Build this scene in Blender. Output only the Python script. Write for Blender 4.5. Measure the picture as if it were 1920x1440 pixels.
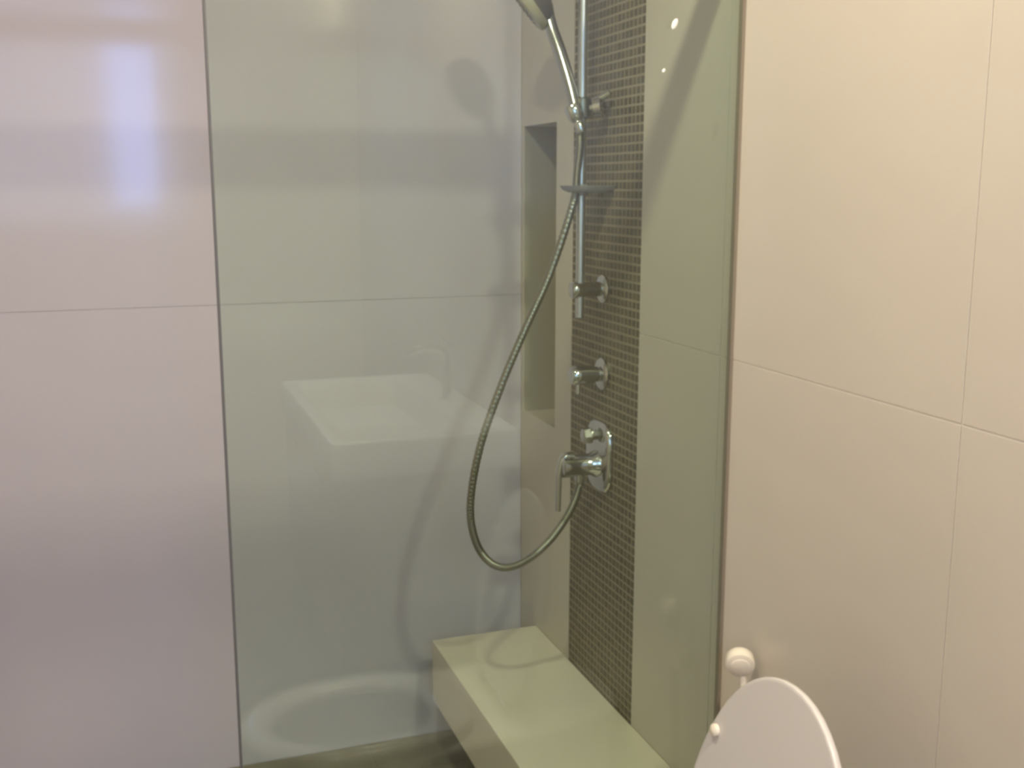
import bpy, bmesh, math, random
from mathutils import Vector, Matrix
random.seed(4)
for o in list(bpy.data.objects): bpy.data.objects.remove(o, do_unlink=True)
SC = bpy.context.scene
COL = SC.collection
R = math.radians

# ------------------------------------------------------------------ camera
cam = bpy.data.cameras.new('camera'); co = bpy.data.objects.new('camera', cam); COL.objects.link(co)
cam.sensor_width = 36; cam.lens = 2030/1920*36
cam.clip_start = .02
psi, pit = R(19.7), R(10.4)
rx = Vector((math.cos(psi), -math.sin(psi), 0))
fw = Vector((math.sin(psi)*math.cos(pit), math.cos(psi)*math.cos(pit), -math.sin(pit)))
up = rx.cross(fw)
co.matrix_world = Matrix.Translation((0, 0, 1.51)) @ Matrix((rx, up, -fw)).transposed().to_4x4()
SC.camera = co

# ------------------------------------------------------------------ world, lamps, exposure
w = bpy.data.worlds.new('world'); SC.world = w; w.use_nodes = True
w.node_tree.nodes['Background'].inputs[0].default_value = (.55, .68, 1, 1)
w.node_tree.nodes['Background'].inputs[1].default_value = 1.0
def lamp(name, loc, power, color, size, aim=(0, 0, -1), sy=None, spread=180):
    l = bpy.data.lights.new(name, 'AREA'); l.energy = power; l.color = color
    l.shape = 'DISK' if sy is None else 'RECTANGLE'; l.size = size
    if sy: l.size_y = sy
    l.spread = R(spread)
    o = bpy.data.objects.new(name, l); COL.objects.link(o); o.location = loc
    o.rotation_euler = Vector(aim).to_track_quat('-Z', 'Y').to_euler()
    return o
WARM = (1, .90, .68)
lamp('downlight_over_basin', (.84, .12, 2.58), 29.5, WARM, .17)
lamp('downlight_over_toilet', (.21, 1.21, 2.58), 16, WARM, .09)
lamp('daylight_fill', (-.225, -1.40, 1.93), 10, (.52, .68, 1), 1.15, (0, 1, -.02), 1.25)  # added bluish fill panel behind the camera, no real doorway there
SC.view_settings.view_transform = 'Standard'; SC.view_settings.look = 'None'
SC.view_settings.gamma = 1; SC.view_settings.use_curve_mapping = False
SC.view_settings.exposure = 0.0
SC.cycles.max_bounces = 10; SC.cycles.transparent_max_bounces = 12
SC.cycles.filter_width = 4.0

# ------------------------------------------------------------------ materials
def mat(name, col, rough=.5, metal=0, ior=1.5, noise=None, bump=None, coat=0, spec=None, trans=0, sss=0):
    m = bpy.data.materials.new(name); m.use_nodes = True
    n, l = m.node_tree.nodes, m.node_tree.links
    b = n['Principled BSDF']
    b.inputs['Base Color'].default_value = (*col, 1); b.inputs['Roughness'].default_value = rough
    b.inputs['Metallic'].default_value = metal; b.inputs['IOR'].default_value = ior
    b.inputs['Coat Weight'].default_value = coat; b.inputs['Transmission Weight'].default_value = trans
    if spec is not None: b.inputs['Specular IOR Level'].default_value = spec
    tc = n.new('ShaderNodeTexCoord')
    if noise:
        sc, amt = noise
        t = n.new('ShaderNodeTexNoise'); t.inputs['Scale'].default_value = sc; t.inputs['Detail'].default_value = 5
        l.new(tc.outputs['Object'], t.inputs['Vector'])
        mr = n.new('ShaderNodeMapRange'); mr.inputs[1].default_value = .3; mr.inputs[2].default_value = .7
        mr.inputs[3].default_value = 1-amt; mr.inputs[4].default_value = 1+amt
        l.new(t.outputs[0], mr.inputs[0])
        mx = n.new('ShaderNodeVectorMath'); mx.operation = 'SCALE'; mx.inputs[0].default_value = col
        l.new(mr.outputs[0], mx.inputs['Scale']); l.new(mx.outputs[0], b.inputs['Base Color'])
    if bump:
        sc, st, dist = bump
        t = n.new('ShaderNodeTexNoise'); t.inputs['Scale'].default_value = sc; t.inputs['Detail'].default_value = 2
        l.new(tc.outputs['Object'], t.inputs['Vector'])
        bp = n.new('ShaderNodeBump'); bp.inputs['Strength'].default_value = st; bp.inputs['Distance'].default_value = dist
        l.new(t.outputs[0], bp.inputs['Height']); l.new(bp.outputs[0], b.inputs['Normal'])
    return m
M = {}
M['tile'] = mat('beige_porcelain_tile', (.665, .60, .515), .30, noise=(3, .02), ior=1.45)
M['backtile'] = mat('polished_porcelain_tile', (.675, .625, .70), .11, noise=(2.2, .025), bump=(6, .10, .004), ior=1.5)
M['niche'] = mat('olive_brown_niche_tile', (.40, .37, .29), .4)
M['grout'] = mat('pale_grout', (.93, .87, .76), .8)
M['backgrout'] = mat('grey_grout', (.63, .585, .63), .8)
M['mortar'] = mat('mosaic_grout', (.37, .32, .235), .75)
M['floor'] = mat('beige_floor_tile', (.27, .23, .17), .35, noise=(8, .15))
M['ceiling'] = mat('white_ceiling_paint', (.82, .80, .77), .8)
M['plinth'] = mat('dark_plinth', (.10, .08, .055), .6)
M['stone'] = mat('beige_bench_stone', (.82, .735, .61), .33, noise=(4, .04))
M['chrome'] = mat('chrome', (.58, .58, .57), .09, 1)
M['satin'] = mat('satin_chrome', (.60, .61, .65), .33, 1)
M['hose'] = mat('steel_hose', (.32, .31, .265), .30, 1)
M['hosedark'] = mat('steel_hose_groove', (.20, .19, .16), .4, 1)
M['channel'] = mat('dull_bronze_channel', (.24, .20, .15), .6)
M['ceramic'] = mat('white_glazed_ceramic', (.80, .78, .74), .10, ior=1.5)
M['lid'] = mat('white_toilet_plastic', (.66, .62, .60), .25)
M['white'] = mat('white_plastic', (.86, .78, .66), .3)
M['rubber'] = mat('grey_rubber', (.55, .50, .46), .5)
M['greyplastic'] = mat('smoked_grey_plastic', (.36, .34, .35), .22, trans=.15)
M['head'] = mat('brown_grey_plastic', (.055, .043, .028), .45)
M['handle'] = mat('brushed_handle_chrome', (.40, .41, .39), .20, 1)
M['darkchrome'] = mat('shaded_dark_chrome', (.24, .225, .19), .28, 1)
M['face'] = mat('pale_olive_plastic', (.36, .33, .22), .25)
M['nozzle'] = mat('dark_nozzle_rubber', (.12, .11, .07), .5)
M['wood'] = mat('vanity_laminate', (.40, .33, .27), .4, noise=(9, .08))
M['soap'] = mat('pale_glint', (.95, .93, .86), .4)  # pale colour for the glint domes on the glass
mosaic_mats = []
for i, c in enumerate([(.075, .057, .028), (.10, .077, .040), (.125, .097, .052), (.085, .064, .033)]):
    mosaic_mats.append(mat('brown_mosaic_glaze_%s' % 'abcd'[i], c, .36, noise=(60, .15)))

def glass_mat():
    m = bpy.data.materials.new('tinted_glass'); m.use_nodes = True
    n, l = m.node_tree.nodes, m.node_tree.links; n.clear()
    out = n.new('ShaderNodeOutputMaterial'); tr = n.new('ShaderNodeBsdfTransparent'); gl = n.new('ShaderNodeBsdfGlossy')
    mx = n.new('ShaderNodeMixShader'); fr = n.new('ShaderNodeFresnel')
    tr.inputs[0].default_value = (.886, .943, .898, 1); gl.inputs['Roughness'].default_value = .0
    gl.inputs['Color'].default_value = (.97, 1, .98, 1)
    fr.inputs['IOR'].default_value = 1.5
    # the same reflectance on the inner face as on the outer one
    geo = n.new('ShaderNodeNewGeometry'); mr = n.new('ShaderNodeMix'); mr.data_type = 'FLOAT'
    mr.inputs[2].default_value = 1.5; mr.inputs[3].default_value = 1.5
    l.new(geo.outputs['Backfacing'], mr.inputs[0])
    # Fresnel inverts the index on back faces: feed 1/1.5 there
    mr.inputs[3].default_value = 1/1.5
    l.new(mr.outputs[0], fr.inputs['IOR'])
    l.new(fr.outputs[0], mx.inputs[0]); l.new(tr.outputs[0], mx.inputs[1]); l.new(gl.outputs[0], mx.inputs[2])
    l.new(mx.outputs[0], out.inputs[0])
    return m
M['glass'] = glass_mat()
M['seal'] = mat('grey_edge_seal', (.11, .11, .115), .6)
M['glassedge'] = mat('green_glass_edge', (.16, .20, .17), .2)

# ------------------------------------------------------------------ mesh helpers
def obj(name, bm, m, parent=None, smooth=False, bevel=0, seg=2, label=None, angle=40):
    me = bpy.data.meshes.new(name); 
    bmesh.ops.recalc_face_normals(bm, faces=bm.faces); bm.to_mesh(me); bm.free()
    for x in (m if isinstance(m, (list, tuple)) else [m]): me.materials.append(x)
    o = bpy.data.objects.new(name, me); COL.objects.link(o)
    if parent: o.parent = parent
    if smooth:
        for p in me.polygons: p.use_smooth = True
        try: me.set_sharp_from_angle(angle=R(angle))
        except Exception: pass
    if bevel:
        b = o.modifiers.new('bevel', 'BEVEL'); b.width = bevel; b.segments = seg; b.limit_method = 'ANGLE'; b.angle_limit = R(40)
        for p in me.polygons: p.use_smooth = True
        b.harden_normals = True
    if label: o['label'] = label
    return o
def bm_box(lo, hi, bm=None):
    bm = bm or bmesh.new()
    vs = [bm.verts.new((x, y, z)) for x in (lo[0], hi[0]) for y in (lo[1], hi[1]) for z in (lo[2], hi[2])]
    for f in ((0,1,3,2),(4,6,7,5),(0,4,5,1),(2,3,7,6),(0,2,6,4),(1,5,7,3)): bm.faces.new([vs[i] for i in f])
    return bm
def frame(d):
    d = Vector(d).normalized(); a = Vector((0, 0, 1)) if abs(d.z) < .9 else Vector((0, 1, 0))
    u = d.cross(a).normalized(); return u, d.cross(u).normalized(), d
def bm_rings(rings, bm=None, caps=True):
    bm = bm or bmesh.new(); vr = [[bm.verts.new(p) for p in r] for r in rings]; n = len(rings[0])
    for a, b in zip(vr, vr[1:]):
        for i in range(n): bm.faces.new((a[i], a[(i+1) % n], b[(i+1) % n], b[i]))
    if caps:
        bm.faces.new(vr[0][::-1]); bm.faces.new(vr[-1])
    return bm
def bm_lathe(origin, axis, prof, n=32, bm=None, sx=1, sy=1):
    """prof: (distance along axis, radius)"""
    u, v, d = frame(axis); o = Vector(origin)
    rings = [[o + d*t + u*(r*sx*math.cos(2*math.pi*i/n)) + v*(r*sy*math.sin(2*math.pi*i/n)) for i in range(n)] for t, r in prof]
    return bm_rings(rings, bm)
def bm_rod(a, b, r, r2=None, n=24, bm=None):
    a, b = Vector(a), Vector(b); L = (b-a).length; r2 = r if r2 is None else r2; c = min(r, r2)*.18
    return bm_lathe(a, b-a, [(0, r-c), (c, r), (L-c, r2), (L, r2-c)], n, bm)
def catmull(pts, k=10):
    P = [Vector(p) for p in pts]; P = [P[0]*2-P[1]] + P + [P[-1]*2-P[-2]]; out = []
    for i in range(1, len(P)-2):
        for j in range(k):
            t = j/k
            out.append(.5*((2*P[i]) + (P[i+1]-P[i-1])*t + (2*P[i-1]-5*P[i]+4*P[i+1]-P[i+2])*t*t + (3*P[i]-P[i-1]-3*P[i+1]+P[i+2])*t**3))
    out.append(P[-2]); return out
def bm_tube(pts, rad, n=12, bm=None, radf=None):
    u = None; rings = []
    for i, p in enumerate(pts):
        d = (pts[min(i+1, len(pts)-1)]-pts[max(i-1, 0)]).normalized()
        u = frame(d)[0] if u is None else (u - d*u.dot(d)).normalized()
        v = d.cross(u); r = radf(i) if radf else rad
        rings.append([p + (u*math.cos(2*math.pi*k/n) + v*math.sin(2*math.pi*k/n))*r for k in range(n)])
    return bm_rings(rings, bm)
def empty(name, loc=(0, 0, 0)):
    e = bpy.data.objects.new(name, None); COL.objects.link(e); e.location = (0, 0, 0); e.empty_display_size = .1
    return e
def tag(o, label, cat, group=None):
    o['label'] = label; o['category'] = cat
    if group: o['group'] = group
    return o
def struct(o): o['kind'] = 'structure'; return o

# ------------------------------------------------------------------ room shell
XL, XR, YB, YF, ZC = -.80, 1.0, 2.72, -1.50, 2.60
T = .0016                                   # tile thickness; tile faces lie on the planes above
def tile_box(lo, hi, m, parent):
    return obj('tile', bm_box(lo, hi), m, parent, bevel=.0006, seg=1)
floor = struct(obj('floor', bm_box((XL-.1, YF-.1, -.1), (XR+.3, YB+.1, -T)), M['mortar']))
g = .0011
x = XL
while x < XR-.01:
    y = YF
    while y < YB-.01:
        tile_box((x+g, y+g, -T), (min(x+.45, XR)-g, min(y+.45, YB)-g, 0), M['floor'], floor); y += .45
    x += .45
struct(obj('ceiling', bm_box((XL-.1, YF-.1, ZC), (XR+.3, YB+.1, ZC+.1)), M['ceiling']))

wb = struct(obj('wall_back', bm_box((XL-.1, YB+T, -.1), (XR+.3, YB+.15, ZC)), M['backgrout']))
bx = [XL, -.40, XR]; bz = [0, .02, 1.222, ZC]
for i in range(2):
    for j in range(1, 3):
        tile_box((bx[i]+.001, YB, (bz[j] if j > 1 else 0)+.001), (bx[i+1]-.001, YB+T, bz[j+1]-.001), M['backtile'], wb)

wl = struct(obj('wall_left', bm_box((XL-.15, YF-.1, -.1), (XL-T, YB+.1, ZC)), M['grout']))
ys = [YF, -.72, -.12, .48, 1.08, 1.68, 2.28, YB]
for a, b in zip(ys, ys[1:]):
    for z0, z1 in ((0, 1.21), (1.21, ZC)):
        tile_box((XL-T, a+g, z0+g), (XL, b-g, z1-g), M['tile'], wl)

# right wall: backing with the niche left open, tiles, mosaic strip
MY0, MY1 = 2.010, 2.371                    # mosaic strip
NY0, NY1, NZ0, NZ1, ND = 2.474, 2.700, .907, 1.660, .115   # niche
bmw = bmesh.new()
for lo, hi in (((XR+T, YF-.1, -.1), (XR+.15, NY0-.008, ZC)), ((XR+T, NY0-.008, -.1), (XR+.15, YB+.1, NZ0-.008)),
               ((XR+T, NY0-.008, NZ1+.008), (XR+.15, YB+.1, ZC)), ((XR+T, NY1+.008, NZ0-.008), (XR+.15, YB+.1, NZ1+.008)),
               ((XR+ND+.008, NY0-.008, NZ0-.008), (XR+.15, NY1+.008, NZ1+.008))):
    bm_box(lo, hi, bmw)
wr = struct(obj('wall_right', bmw, M['grout']))
ys = [YF, -.72, -.12, .48, 1.083, 1.683, MY0]
for a, b in zip(ys, ys[1:]):
    for z0, z1 in ((0, 1.208), (1.208, ZC)):
        tile_box((XR, a+g, z0+g), (XR+T, b-(g if b < MY0 else 0), z1-g), M['tile'], wr)
# the tile field around the niche: four pieces cut to the opening
for (a, b, c, d) in ((MY1, YB, 0, NZ0), (MY1, NY0, NZ0, NZ1), (NY1, YB, NZ0, NZ1), (MY1, YB, NZ1, ZC)):
    obj('tile', bm_box((XR, a, c), (XR+T, b, d)), M['tile'], wr)
# niche lining
obj('niche_back', bm_box((XR+ND, NY0, NZ0), (XR+ND+.008, NY1, NZ1)), M['niche'], wr)
obj('niche_side', bm_box((XR+T, NY1, NZ0), (XR+ND+.008, NY1+.008, NZ1)), M['niche'], wr)
obj('niche_side', bm_box((XR+T, NY0-.008, NZ0), (XR+ND+.008, NY0, NZ1)), M['niche'], wr)
obj('niche_sill', bm_box((XR+T, NY0-.008, NZ0-.008), (XR+ND+.008, NY1+.008, NZ0)), M['tile'], wr)
obj('niche_head', bm_box((XR+T, NY0-.008, NZ1), (XR+ND+.008, NY1+.008, NZ1+.008)), M['tile'], wr)

# mosaic
mp = obj('mosaic_panel', bm_box((XR+.0009, MY0, 0), (XR+.010, MY1, ZC)), M['mortar'], wr, label='brown mosaic strip with paler grout')
pitch = .0190; ncol = 19; cw = (MY1-MY0)/ncol
cells = []
nrow = int(ZC/pitch)
for r in range(nrow):
    for c in range(ncol):
        yy, zz = MY0+c*cw, r*pitch
        cells.append((yy, zz))
def seen(y, z):                            # in the photograph: above the bench, below the top of the frame
    return .36 < z < 1.51+.352+(y-2.01)*.17
order = sorted(cells, key=lambda q: (0 if seen(*q) else 1, q[0], abs(q[1]-1.45)))
single = set(order[:300])
def mosaic_mesh(s, bm=None, off=(0, 0, 0), th=0):
    gr = .0030; a, b = cw-gr, pitch-gr; e = .0009
    bm = bm or bmesh.new()
    def ring(x, k): return [(x+off[0], gr/2+k+off[1], gr/2+k+off[2]), (x+off[0], a-k+off[1], gr/2+k+off[2]), (x+off[0], a-k+off[1], b-k+off[2]), (x+off[0], gr/2+k+off[1], b-k+off[2])]
    n0 = len(bm.faces)
    bm_rings([ring(.004, 0), ring(e, 0), ring(0+th, e)], bm)
    return bm
protos = []
for m in mosaic_mats:
    me = bpy.data.meshes.new('mosaic_tile'); b = mosaic_mesh(0); bmesh.ops.recalc_face_normals(b, faces=b.faces); b.to_mesh(me); b.free()
    me.materials.append(m); protos.append(me)
rest = bmesh.new()
for q in cells:
    jx = random.uniform(-.0004, .0004); k = random.choice((0, 1, 1, 2, 3))
    if q in single:
        o = bpy.data.objects.new('mosaic_tile', protos[k]); COL.objects.link(o); o.parent = mp
        o.location = (XR+jx, q[0], q[1]); o.rotation_euler = (0, random.uniform(-.012, .012), random.uniform(-.012, .012))
    else:
        n0 = len(rest.faces); mosaic_mesh(0, rest, (XR+jx, q[0], q[1])); rest.faces.ensure_lookup_table()
        for f in rest.faces[n0:]: f.material_index = k
ro = obj('mosaic_tiles', rest, mosaic_mats, mp); ro['kind'] = 'stuff'

# wall behind the camera, with the daylit frosted window
WX0, WX1, WZ0, WZ1 = -.05, .27, 1.36, 2.52
bmf = bmesh.new()
for lo, hi in (((XL-.1, YF-.12, -.1), (WX0, YF, ZC)), ((WX1, YF-.12, -.1), (XR+.3, YF, ZC)),
               ((WX0, YF-.12, -.1), (WX1, YF, WZ0)), ((WX0, YF-.12, WZ1), (WX1, YF, ZC))):
    bm_box(lo, hi, bmf)
struct(obj('wall_front', bmf, M['tile']))
wf = bmesh.new()
for lo, hi in (((WX0, YF-.01, WZ0), (WX0+.03, YF+.06, WZ1)), ((WX1-.03, YF-.01, WZ0), (WX1, YF+.06, WZ1)),
               ((WX0, YF-.01, WZ0), (WX1, YF+.06, WZ0+.03)), ((WX0, YF-.01, WZ1-.03), (WX1, YF+.06, WZ1))):
    bm_box(lo, hi, wf)
win = struct(obj('window_1', wf, M['ceiling']))
pm = bpy.data.materials.new('daylit_frosted_pane'); pm.use_nodes = True
pb = pm.node_tree.nodes['Principled BSDF']; pb.inputs['Base Color'].default_value = (.8, .85, .9, 1)
pb.inputs['Emission Color'].default_value = (.20, .36, 1, 1); pb.inputs['Emission Strength'].default_value = 9
obj('pane', bm_box((WX0+.03, YF+.030, WZ0+.03), (WX1-.03, YF+.038, WZ1-.03)), pm, win)

# ------------------------------------------------------------------ glass shower screen
scr = empty('shower_screen')
tag(scr, 'fixed clear green-tinted glass shower screen between the toilet and the shower', 'shower screen')
GX0, GY = .131, 1.640
bg = bm_box((GX0, GY, .012), (XR-.004, GY+.010, 1.985)); bg.faces.ensure_lookup_table()
bg.normal_update()
for f in bg.faces: f.material_index = 0 if abs(f.normal.y) > .5 else 1
gp = obj('glass_pane', bg, [M['glass'], M['glassedge']], scr)
obj('edge_seal', bm_box((GX0-.0035, GY-.001, .012), (GX0, GY+.011, 1.985)), M['seal'], scr, label='thin grey seal along the free edge')
obj('wall_channel', bm_box((XR-.006, GY-.001, .012), (XR, GY+.011, 1.985)), M['channel'], scr, label='dark narrow channel holding the pane to the wall')
obj('floor_channel', bm_box((GX0, GY-.004, 0), (XR-.014, GY+.014, .014)), M['channel'], scr)
obj('added_shadow_rail', bm_box((XL, GY-.003, 1.950), (.935, GY+.013, 2.030)), M['satin'], scr, bevel=.003)  # added above the view to cast the soft dark band on the back wall
for (px, pz, r, st) in ((.868, 1.768, .0050, 1.7), (.850, 1.694, .0028, 1.2)):  # two bright glints on the glass, built as small pale domes
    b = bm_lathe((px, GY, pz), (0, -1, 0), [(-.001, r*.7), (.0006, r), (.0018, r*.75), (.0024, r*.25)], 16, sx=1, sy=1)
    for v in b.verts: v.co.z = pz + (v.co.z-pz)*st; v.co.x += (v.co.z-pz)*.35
    obj('glint_speck', b, M['soap'], scr, smooth=True, label='tiny bright glint on the glass, built as a pale dome')

# ------------------------------------------------------------------ bench
bench = empty('shower_bench')
tag(bench, 'beige stone shower bench with a thick slab top along the mosaic wall', 'bench')
BZ = 1.51-1.178
obj('slab', bm_box((.706, GY+.03, BZ-.168), (XR, 2.597, BZ)), M['stone'], bench, bevel=.0035, seg=3)
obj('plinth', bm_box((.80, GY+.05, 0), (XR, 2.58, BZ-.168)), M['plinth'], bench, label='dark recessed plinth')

# ------------------------------------------------------------------ shower rail set
FY = 2.190
def Z(z): return 1.51+z
rail = empty('shower_rail')
tag(rail, 'vertical chrome shower rail standing off the brown mosaic strip', 'shower rail')
RX = .943
obj('pole', bm_rod((RX, FY, Z(-.288)), (RX, FY, Z(.62)), .0098), M['satin'], rail, smooth=True)
def bracket(z):
    b = obj('bracket', bm_lathe((XR-.006, FY, z), (-1, 0, 0), [(0, .0165), (.045, .0165), (.056, .0185), (.068, .0190), (.072, .0165), (.0745, .009)], 28), M['chrome'], rail, smooth=True)
    obj('wall_flange', bm_lathe((XR, FY, z), (-1, 0, 0), [(0, .031), (.005, .031), (.009, .027), (.011, .017)], 36), M['chrome'], b, smooth=True)
bracket(Z(-.226)); bracket(Z(.60))
# soap dish clipped on the pole
dish = empty('soap_dish')
tag(dish, 'round translucent grey plastic soap dish clipped to the chrome shower rail', 'soap dish')
dz = Z(-.010); dc = (.958, FY-.012, dz)
obj('tray', bm_lathe((dc[0], dc[1], dz-.006), (0, 0, 1), [(0, .020), (.001, .048), (.006, .061), (.015, .068), (.0155, .065), (.009, .058), (.004, .046), (.0038, .018)], 40, sy=.7), M['greyplastic'], dish, smooth=True)
obj('clip', bm_lathe((RX, FY, dz-.012), (0, 0, 1), [(0, .0125), (.002, .0145), (.022, .0145), (.024, .0125)], 24), M['greyplastic'], dish, smooth=True)
# slider that carries the handset
sl = empty('slider_bracket')
tag(sl, 'chrome sliding holder clamped on the rail gripping the hand shower', 'shower holder')
sz = Z(.162)
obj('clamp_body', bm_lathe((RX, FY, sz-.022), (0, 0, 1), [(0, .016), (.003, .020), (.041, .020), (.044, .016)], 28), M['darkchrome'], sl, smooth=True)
obj('knob', bm_lathe((RX+.012, FY-.008, sz), (.75, -.62, .12), [(0, .010), (.012, .010), (.014, .021), (.030, .023), (.034, .018), (.035, .008)], 28), M['chrome'], sl, smooth=True)
hdir = Vector((-.30, .22, .93)).normalized()
hb = Vector((.922, FY-.020, sz-.022))
obj('cradle', bm_lathe(hb-hdir*.006, hdir, [(0, .0125), (.004, .0165), (.030, .0195), (.034, .0175)], 28), M['chrome'], sl, smooth=True)
obj('lever', bm_rod((RX+.016, FY-.02, sz+.012), (RX+.044, FY-.048, sz+.030), .0075, .006), M['chrome'], sl, smooth=True)
# hand shower
hs = empty('hand_shower')
tag(hs, 'chrome hand shower with a round brown-grey head tilted down at the top', 'hand shower')
h0 = hb - hdir*.012
h1 = Vector((.894, 2.25, Z(.336)))
hp = catmull([h0, h0.lerp(h1, .35)+Vector((.004, 0, .003)), h0.lerp(h1, .7)+Vector((.003, 0, .003)), h1, Vector((.885, 2.265, Z(.395)))], 8)
obj('handle', bm_tube(hp, .011, 20, radf=lambda i: 0.0105+.0035*math.sin(min(1, i/22)*math.pi*.6)), M['handle'], hs, smooth=True)
n = Vector((-.72, .30, -.62)).normalized()
hc = Vector((.860, 2.278, Z(.388))); HS = 1.2
hd = obj('head', bm_lathe(hc-n*.036, n, [(a, r*HS) for a, r in ((0, .014), (.005, .030), (.014, .043), (.026, .050), (.037, .0515))], 40), M['head'], hs, smooth=True, label='brown-grey domed back of the head')
fc = obj('face', bm_lathe(hc, n, [(a, r*HS) for a, r in ((.0, .0515), (.008, .054), (.019, .051), (.022, .045), (.021, .0))], 40), M['face'], hs, smooth=True, label='pale olive rim and spray face')
u_, v_, _ = frame(n); nb = bmesh.new()
for rr, cnt in ((.014, 6), (.028, 12), (.039, 18)):
    for k in range(cnt):
        a = 2*math.pi*k/cnt; c = hc+n*.0205+u_*(rr*math.cos(a))+v_*(rr*math.sin(a))
        bm_lathe(c, n, [(0, .0025), (.003, .002)], 8, nb)
obj('nozzles', nb, M['nozzle'], fc)['kind'] = 'stuff'
# hose
hose = empty('shower_hose')
tag(hose, 'long flexible metal shower hose hanging in a loop from rail to mixer', 'hose')
kp = [h0+Vector((.002, 0, .004)), (.934, 2.178, Z(.085)), (.930, 2.182, Z(.03)), (.922, 2.185, Z(-.04)), (.872, 2.19, Z(-.187)),
      (.818, 2.19, Z(-.30)), (.761, 2.19, Z(-.425)), (.711, 2.195, Z(-.566)), (.690, 2.20, Z(-.695)), (.702, 2.20, Z(-.780)),
      (.735, 2.20, Z(-.832)), (.778, 2.20, Z(-.850)), (.828, 2.20, Z(-.836)), (.878, 2.195, Z(-.795)), (.918, 2.192, Z(-.742)), (.942, 2.19, Z(-.690)), (.948, 2.19, Z(-.652))]
hpts = catmull(kp, 42)
hm = bm_tube(hpts, .0078, 12, radf=lambda i: .0086+.0009*math.cos(i*math.pi/1.5))
obj('flexible_tube', hm, M['hose'], hose, smooth=True, angle=80)
obj('collar', bm_lathe(h0-hdir*.020, hdir, [(0, .0085), (.003, .0098), (.024, .0105), (.027, .009)], 24), M['chrome'], hose, smooth=True)
obj('collar', bm_lathe((.948, 2.19, Z(-.672)), (0, 0, 1), [(0, .0085), (.003, .0105), (.028, .0105), (.030, .009)], 24), M['chrome'], hose, smooth=True)

# wall stop valve between rail and mixer
st = empty('wall_valve')
tag(st, 'short round chrome valve on the mosaic midway between rail bracket and mixer', 'valve')
obj('body', bm_lathe((XR-.006, FY, Z(-.417)), (-1, 0, 0), [(0, .017), (.016, .017), (.018, .0205), (.052, .0215), (.066, .0215), (.071, .018), (.072, .0)], 32), M['chrome'], st, smooth=True)
obj('wall_flange', bm_lathe((XR, FY, Z(-.417)), (-1, 0, 0), [(0, .036), (.004, .036), (.009, .031), (.012, .018)], 40), M['chrome'], st, smooth=True)
obj('grip', bm_rod((XR-.058, FY, Z(-.417)+.014), (XR-.060, FY-.003, Z(-.417)-.042), .006, .0048), M['chrome'], st, smooth=True)

# mixer
mxr = empty('shower_mixer')
tag(mxr, 'chrome single lever shower mixer with rounded plate low on the brown mosaic', 'shower mixer')
mz = Z(-.612)
def superloop(cy, cz, ry, rz, x, n=40, p=3.2):
    out = []
    for i in range(n):
        a = 2*math.pi*i/n; c, s = math.cos(a), math.sin(a)
        out.append(Vector((x, cy+ry*math.copysign(abs(c)**(2/p), c), cz+rz*math.copysign(abs(s)**(2/p), s))))
    return out
obj('wall_plate', bm_rings([superloop(FY, mz+.006, .064*k, .082*k, XR-d) for d, k in ((0, 1), (.006, 1), (.011, .95), (.013, .86))]), M['chrome'], mxr, smooth=True)
obj('body', bm_lathe((XR-.010, FY, mz-.012), (-1, 0, 0), [(0, .032), (.010, .030), (.018, .0245), (.060, .0245), (.066, .0255), (.086, .0255), (.090, .020), (.091, 0)], 36), M['chrome'], mxr, smooth=True)
lp = catmull([(XR-.070, FY, mz+.012), (XR-.092, FY, mz+.010), (XR-.103, FY, mz-.020), (XR-.106, FY-.002, mz-.065), (XR-.108, FY-.004, mz-.112)], 8)
lv = bm_tube(lp, .008, 16, radf=lambda i: .0085-.0025*i/32)
for v in lv.verts: v.co.y = FY + (v.co.y-FY)*1.5
obj('lever', lv, M['chrome'], mxr, smooth=True)
obj('diverter_knob', bm_lathe((XR-.012, FY, mz+.056), (-1, 0, 0), [(0, .012), (.012, .012), (.014, .0185), (.020, .020), (.034, .0165), (.037, .010), (.038, 0)], 6), M['chrome'], mxr)
obj('hose_outlet', bm_rod((.948, FY, mz-.030), (.948, FY, mz-.052), .012), M['chrome'], mxr, smooth=True)

# ------------------------------------------------------------------ toilet
TY, RZ = 1.145, .395
wc = empty('toilet'); DZ = RZ-.42
tag(wc, 'white ceramic toilet with its seat lid raised beside the glass screen', 'toilet')
def egg(x0, x1, hw, z, n=48, inset=0, back=.62):
    """front tip at x0, squared back at x1"""
    out = []; cx = x0+(x1-x0)*.52; z = z+DZ if z > .1 else z
    for i in range(n):
        a = 2*math.pi*i/n; c, s = math.cos(a), math.sin(a)
        if c < 0: X = cx+(cx-x0-inset)*c; Y = (hw-inset)*s
        else:
            X = cx+(x1-cx-inset)*abs(c)**back; Y = (hw-inset)*math.copysign(abs(s)**.62, s)
        out.append(Vector((X, TY+Y, z)))
    return out
rings = [egg(.36, .995, .115, 0), egg(.34, .995, .12, .03), egg(.30, .995, .125, .15), egg(.235, .995, .15, .26), egg(.18, .995, .178, .34), egg(.165, .995, .186, .38), egg(.163, .995, .187, .397), egg(.168, .99, .184, .402)]
def bowl(x0, x1, hw, z): return egg(x0, x1, hw, z, back=1)
rings += [bowl(.205, .60, .145, .402), bowl(.215, .59, .135, .385), bowl(.225, .57, .120, .32), bowl(.28, .52, .085, .24), bowl(.34, .46, .05, .21)]
obj('pan', bm_rings(rings), M['ceramic'], wc, smooth=True, angle=60)
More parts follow.
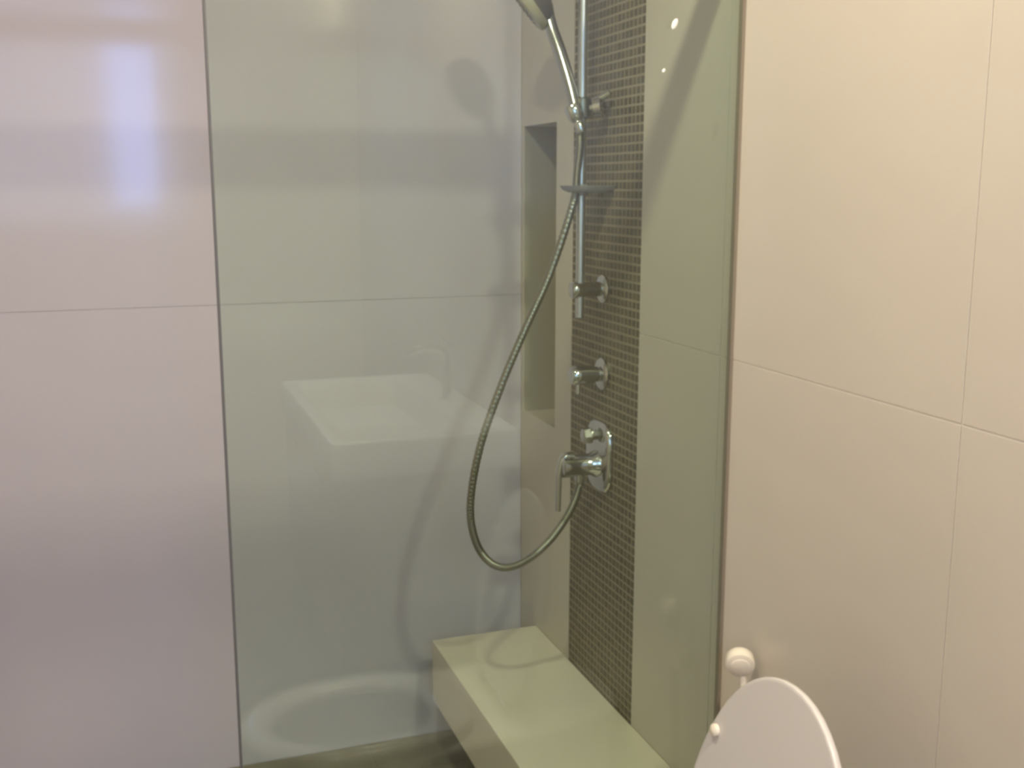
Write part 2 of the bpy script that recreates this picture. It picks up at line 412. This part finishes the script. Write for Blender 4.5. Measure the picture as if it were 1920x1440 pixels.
# seat ring
def seat_ring(x0, x1, hw, z): return bowl(x0, x1, hw, z)
def torus_rings():
    R_ = []
    for (ins, z) in ((.0, .406), (-.003, .414), (.004, .423), (.034, .427), (.064, .421), (.070, .410), (.064, .404), (.01, .404)):
        R_.append([p for p in bowl(.165+ins, .655-ins*1.2, .185-ins, z)])
    return R_
tr = torus_rings(); tb = bmesh.new(); vr = [[tb.verts.new(p) for p in r] for r in tr]
for a, b in zip(vr, vr[1:]+vr[:1]):
    for i in range(48): tb.faces.new((a[i], a[(i+1) % 48], b[(i+1) % 48], b[i]))
obj('seat', tb, M['ceramic'], wc, smooth=True, angle=60)
# lid: outline in its own plane, s up from the hinge, standing and leaning back
LL = .46; HX, HZ = .72, .400; lean = .20
def lid_outline(k, d):
    out = []; n = 56
    for i in range(n):
        a = 2*math.pi*i/n; c, s = math.cos(a), math.sin(a); cs = .19
        if c > 0: S = cs+(LL-cs-k)*abs(c)**1.0; Yy = (.185-k)*math.copysign(abs(s)**.96, s)
        else: S = cs-(cs-.006-k)*abs(c)**.65; Yy = (.185-k)*math.copysign(abs(s)**.75, s)
        out.append(Vector((HX+S*math.sin(lean)+d*math.cos(lean), TY+Yy, HZ+S*math.cos(lean)-d*math.sin(lean))))
    return out
ld = bm_rings([lid_outline(.006, -.0035), lid_outline(.0018, -.0034), lid_outline(.0003, -.0022), lid_outline(0, 0), lid_outline(.0004, .005), lid_outline(.003, .0085), lid_outline(.016, .0095)])
lo_ = obj('lid', ld, M['lid'], wc, smooth=True, angle=50, label='raised white seat lid')
for s_, yy in ((.328, .143), (.328, -.143)):
    c = Vector((HX+s_*math.sin(lean), TY+yy, HZ+s_*math.cos(lean)))
    b = bm_lathe(c+Vector((-.004, 0, 0)), (-1, 0, .1), [(0, .0095), (.006, .009), (.0085, .006), (.009, 0)], 18)
    obj('bumper', b, M['white'], lo_, smooth=True, label='small white round bumper pad')
for yy in (-.075, .075):
    obj('hinge', bm_rod((HX+.004, TY+yy-.018, HZ-.002), (HX+.004, TY+yy+.018, HZ-.002), .011), M['chrome'], wc, smooth=True)

# bidet sprayer on the wall between toilet and glass
bs = empty('bidet_sprayer')
tag(bs, 'small white round knob-like bidet sprayer on the wall above the raised toilet lid', 'sprayer')
kc = Vector((.966, 1.525, Z(-.812))); kd = Vector((-.42, -.80, -.26)).normalized()
hd_ = obj('spray_head', bm_lathe(kc-kd*.014, kd, [(0, .010), (.002, .020), (.007, .0245), (.022, .0255), (.027, .0245), (.030, .019)], 32), M['white'], bs, smooth=True)
obj('spray_face', bm_lathe(kc+kd*.014, kd, [(0, .017), (.0035, .017), (.005, .014), (.0052, 0)], 28), M['white'], hd_, smooth=True)
obj('handle', bm_tube(catmull([kc+Vector((.002, -.003, -.012)), kc+Vector((.006, -.008, -.06)), kc+Vector((.008, -.010, -.12))], 8), .0065, 14), M['white'], bs, smooth=True)
obj('wall_clip', bm_box((kc.x+.004, kc.y-.012, kc.z-.115), (XR, kc.y+.012, kc.z-.085)), M['white'], bs, bevel=.003)
obj('hose', bm_tube(catmull([kc+Vector((.008, -.010, -.115)), (.972, 1.53, .40), (.965, 1.50, .22), (.975, 1.44, .14), (.997, 1.40, .17)], 10), .006, 12), M['chrome'], bs, smooth=True)

# ------------------------------------------------------------------ vanity beside the camera (mirrored in the glass)
vn = empty('vanity_unit')
tag(vn, 'vanity with a white rectangular basin, seen as a reflection in the glass', 'washbasin')
VX0, VX1, VY0, VY1, VZ = .48, .998, -.41, .565, .85
def rr(x0, x1, y0, y1, z, rad, k=6):
    out = []
    for cx, cy, a0 in ((x1-rad, y1-rad, 0), (x0+rad, y1-rad, 90), (x0+rad, y0+rad, 180), (x1-rad, y0+rad, 270)):
        for i in range(k):
            a = R(a0+90*i/(k-1)); out.append(Vector((cx+rad*math.cos(a), cy+rad*math.sin(a), z)))
    return out
bt = bm_rings([rr(VX0+.004, VX1, VY0, VY1-.004, VZ-.10, .012), rr(VX0, VX1, VY0, VY1, VZ-.094, .014), rr(VX0, VX1, VY0, VY1, VZ-.006, .014), rr(VX0+.005, VX1, VY0, VY1-.005, VZ, .012),
               rr(VX0+.045, VX1-.12, VY0+.05, VY1-.05, VZ, .03), rr(VX0+.052, VX1-.127, VY0+.057, VY1-.057, VZ-.008, .03), rr(VX0+.075, VX1-.14, VY0+.08, VY1-.08, VZ-.088, .04)])
obj('basin', bt, M['ceramic'], vn, smooth=True, angle=50)
cb = obj('cabinet', bm_box((VX0+.03, VY0+.01, .22), (VX1, VY1-.01, VZ-.10)), M['wood'], vn, bevel=.002)
for i in range(2):
    a = VY0+.014+i*.475; dr = obj('drawer', bm_box((VX0+.012, a, .226), (VX0+.030, a+.469, VZ-.106)), M['wood'], vn, bevel=.002)
    obj('handle', bm_rod((VX0+.002, a+.17, VZ-.15), (VX0+.002, a+.30, VZ-.15), .006), M['chrome'], dr, smooth=True)
fp = catmull([(.93, .08, VZ), (.93, .08, VZ+.12), (.915, .08, VZ+.155), (.86, .08, VZ+.165), (.80, .08, VZ+.150)], 6)
fa = obj('faucet', bm_tube(fp, .013, 16), M['chrome'], vn, smooth=True)
obj('faucet_lever', bm_rod((.955, .08, VZ+.16), (.90, .08, VZ+.205), .007, .005), M['chrome'], fa, smooth=True)
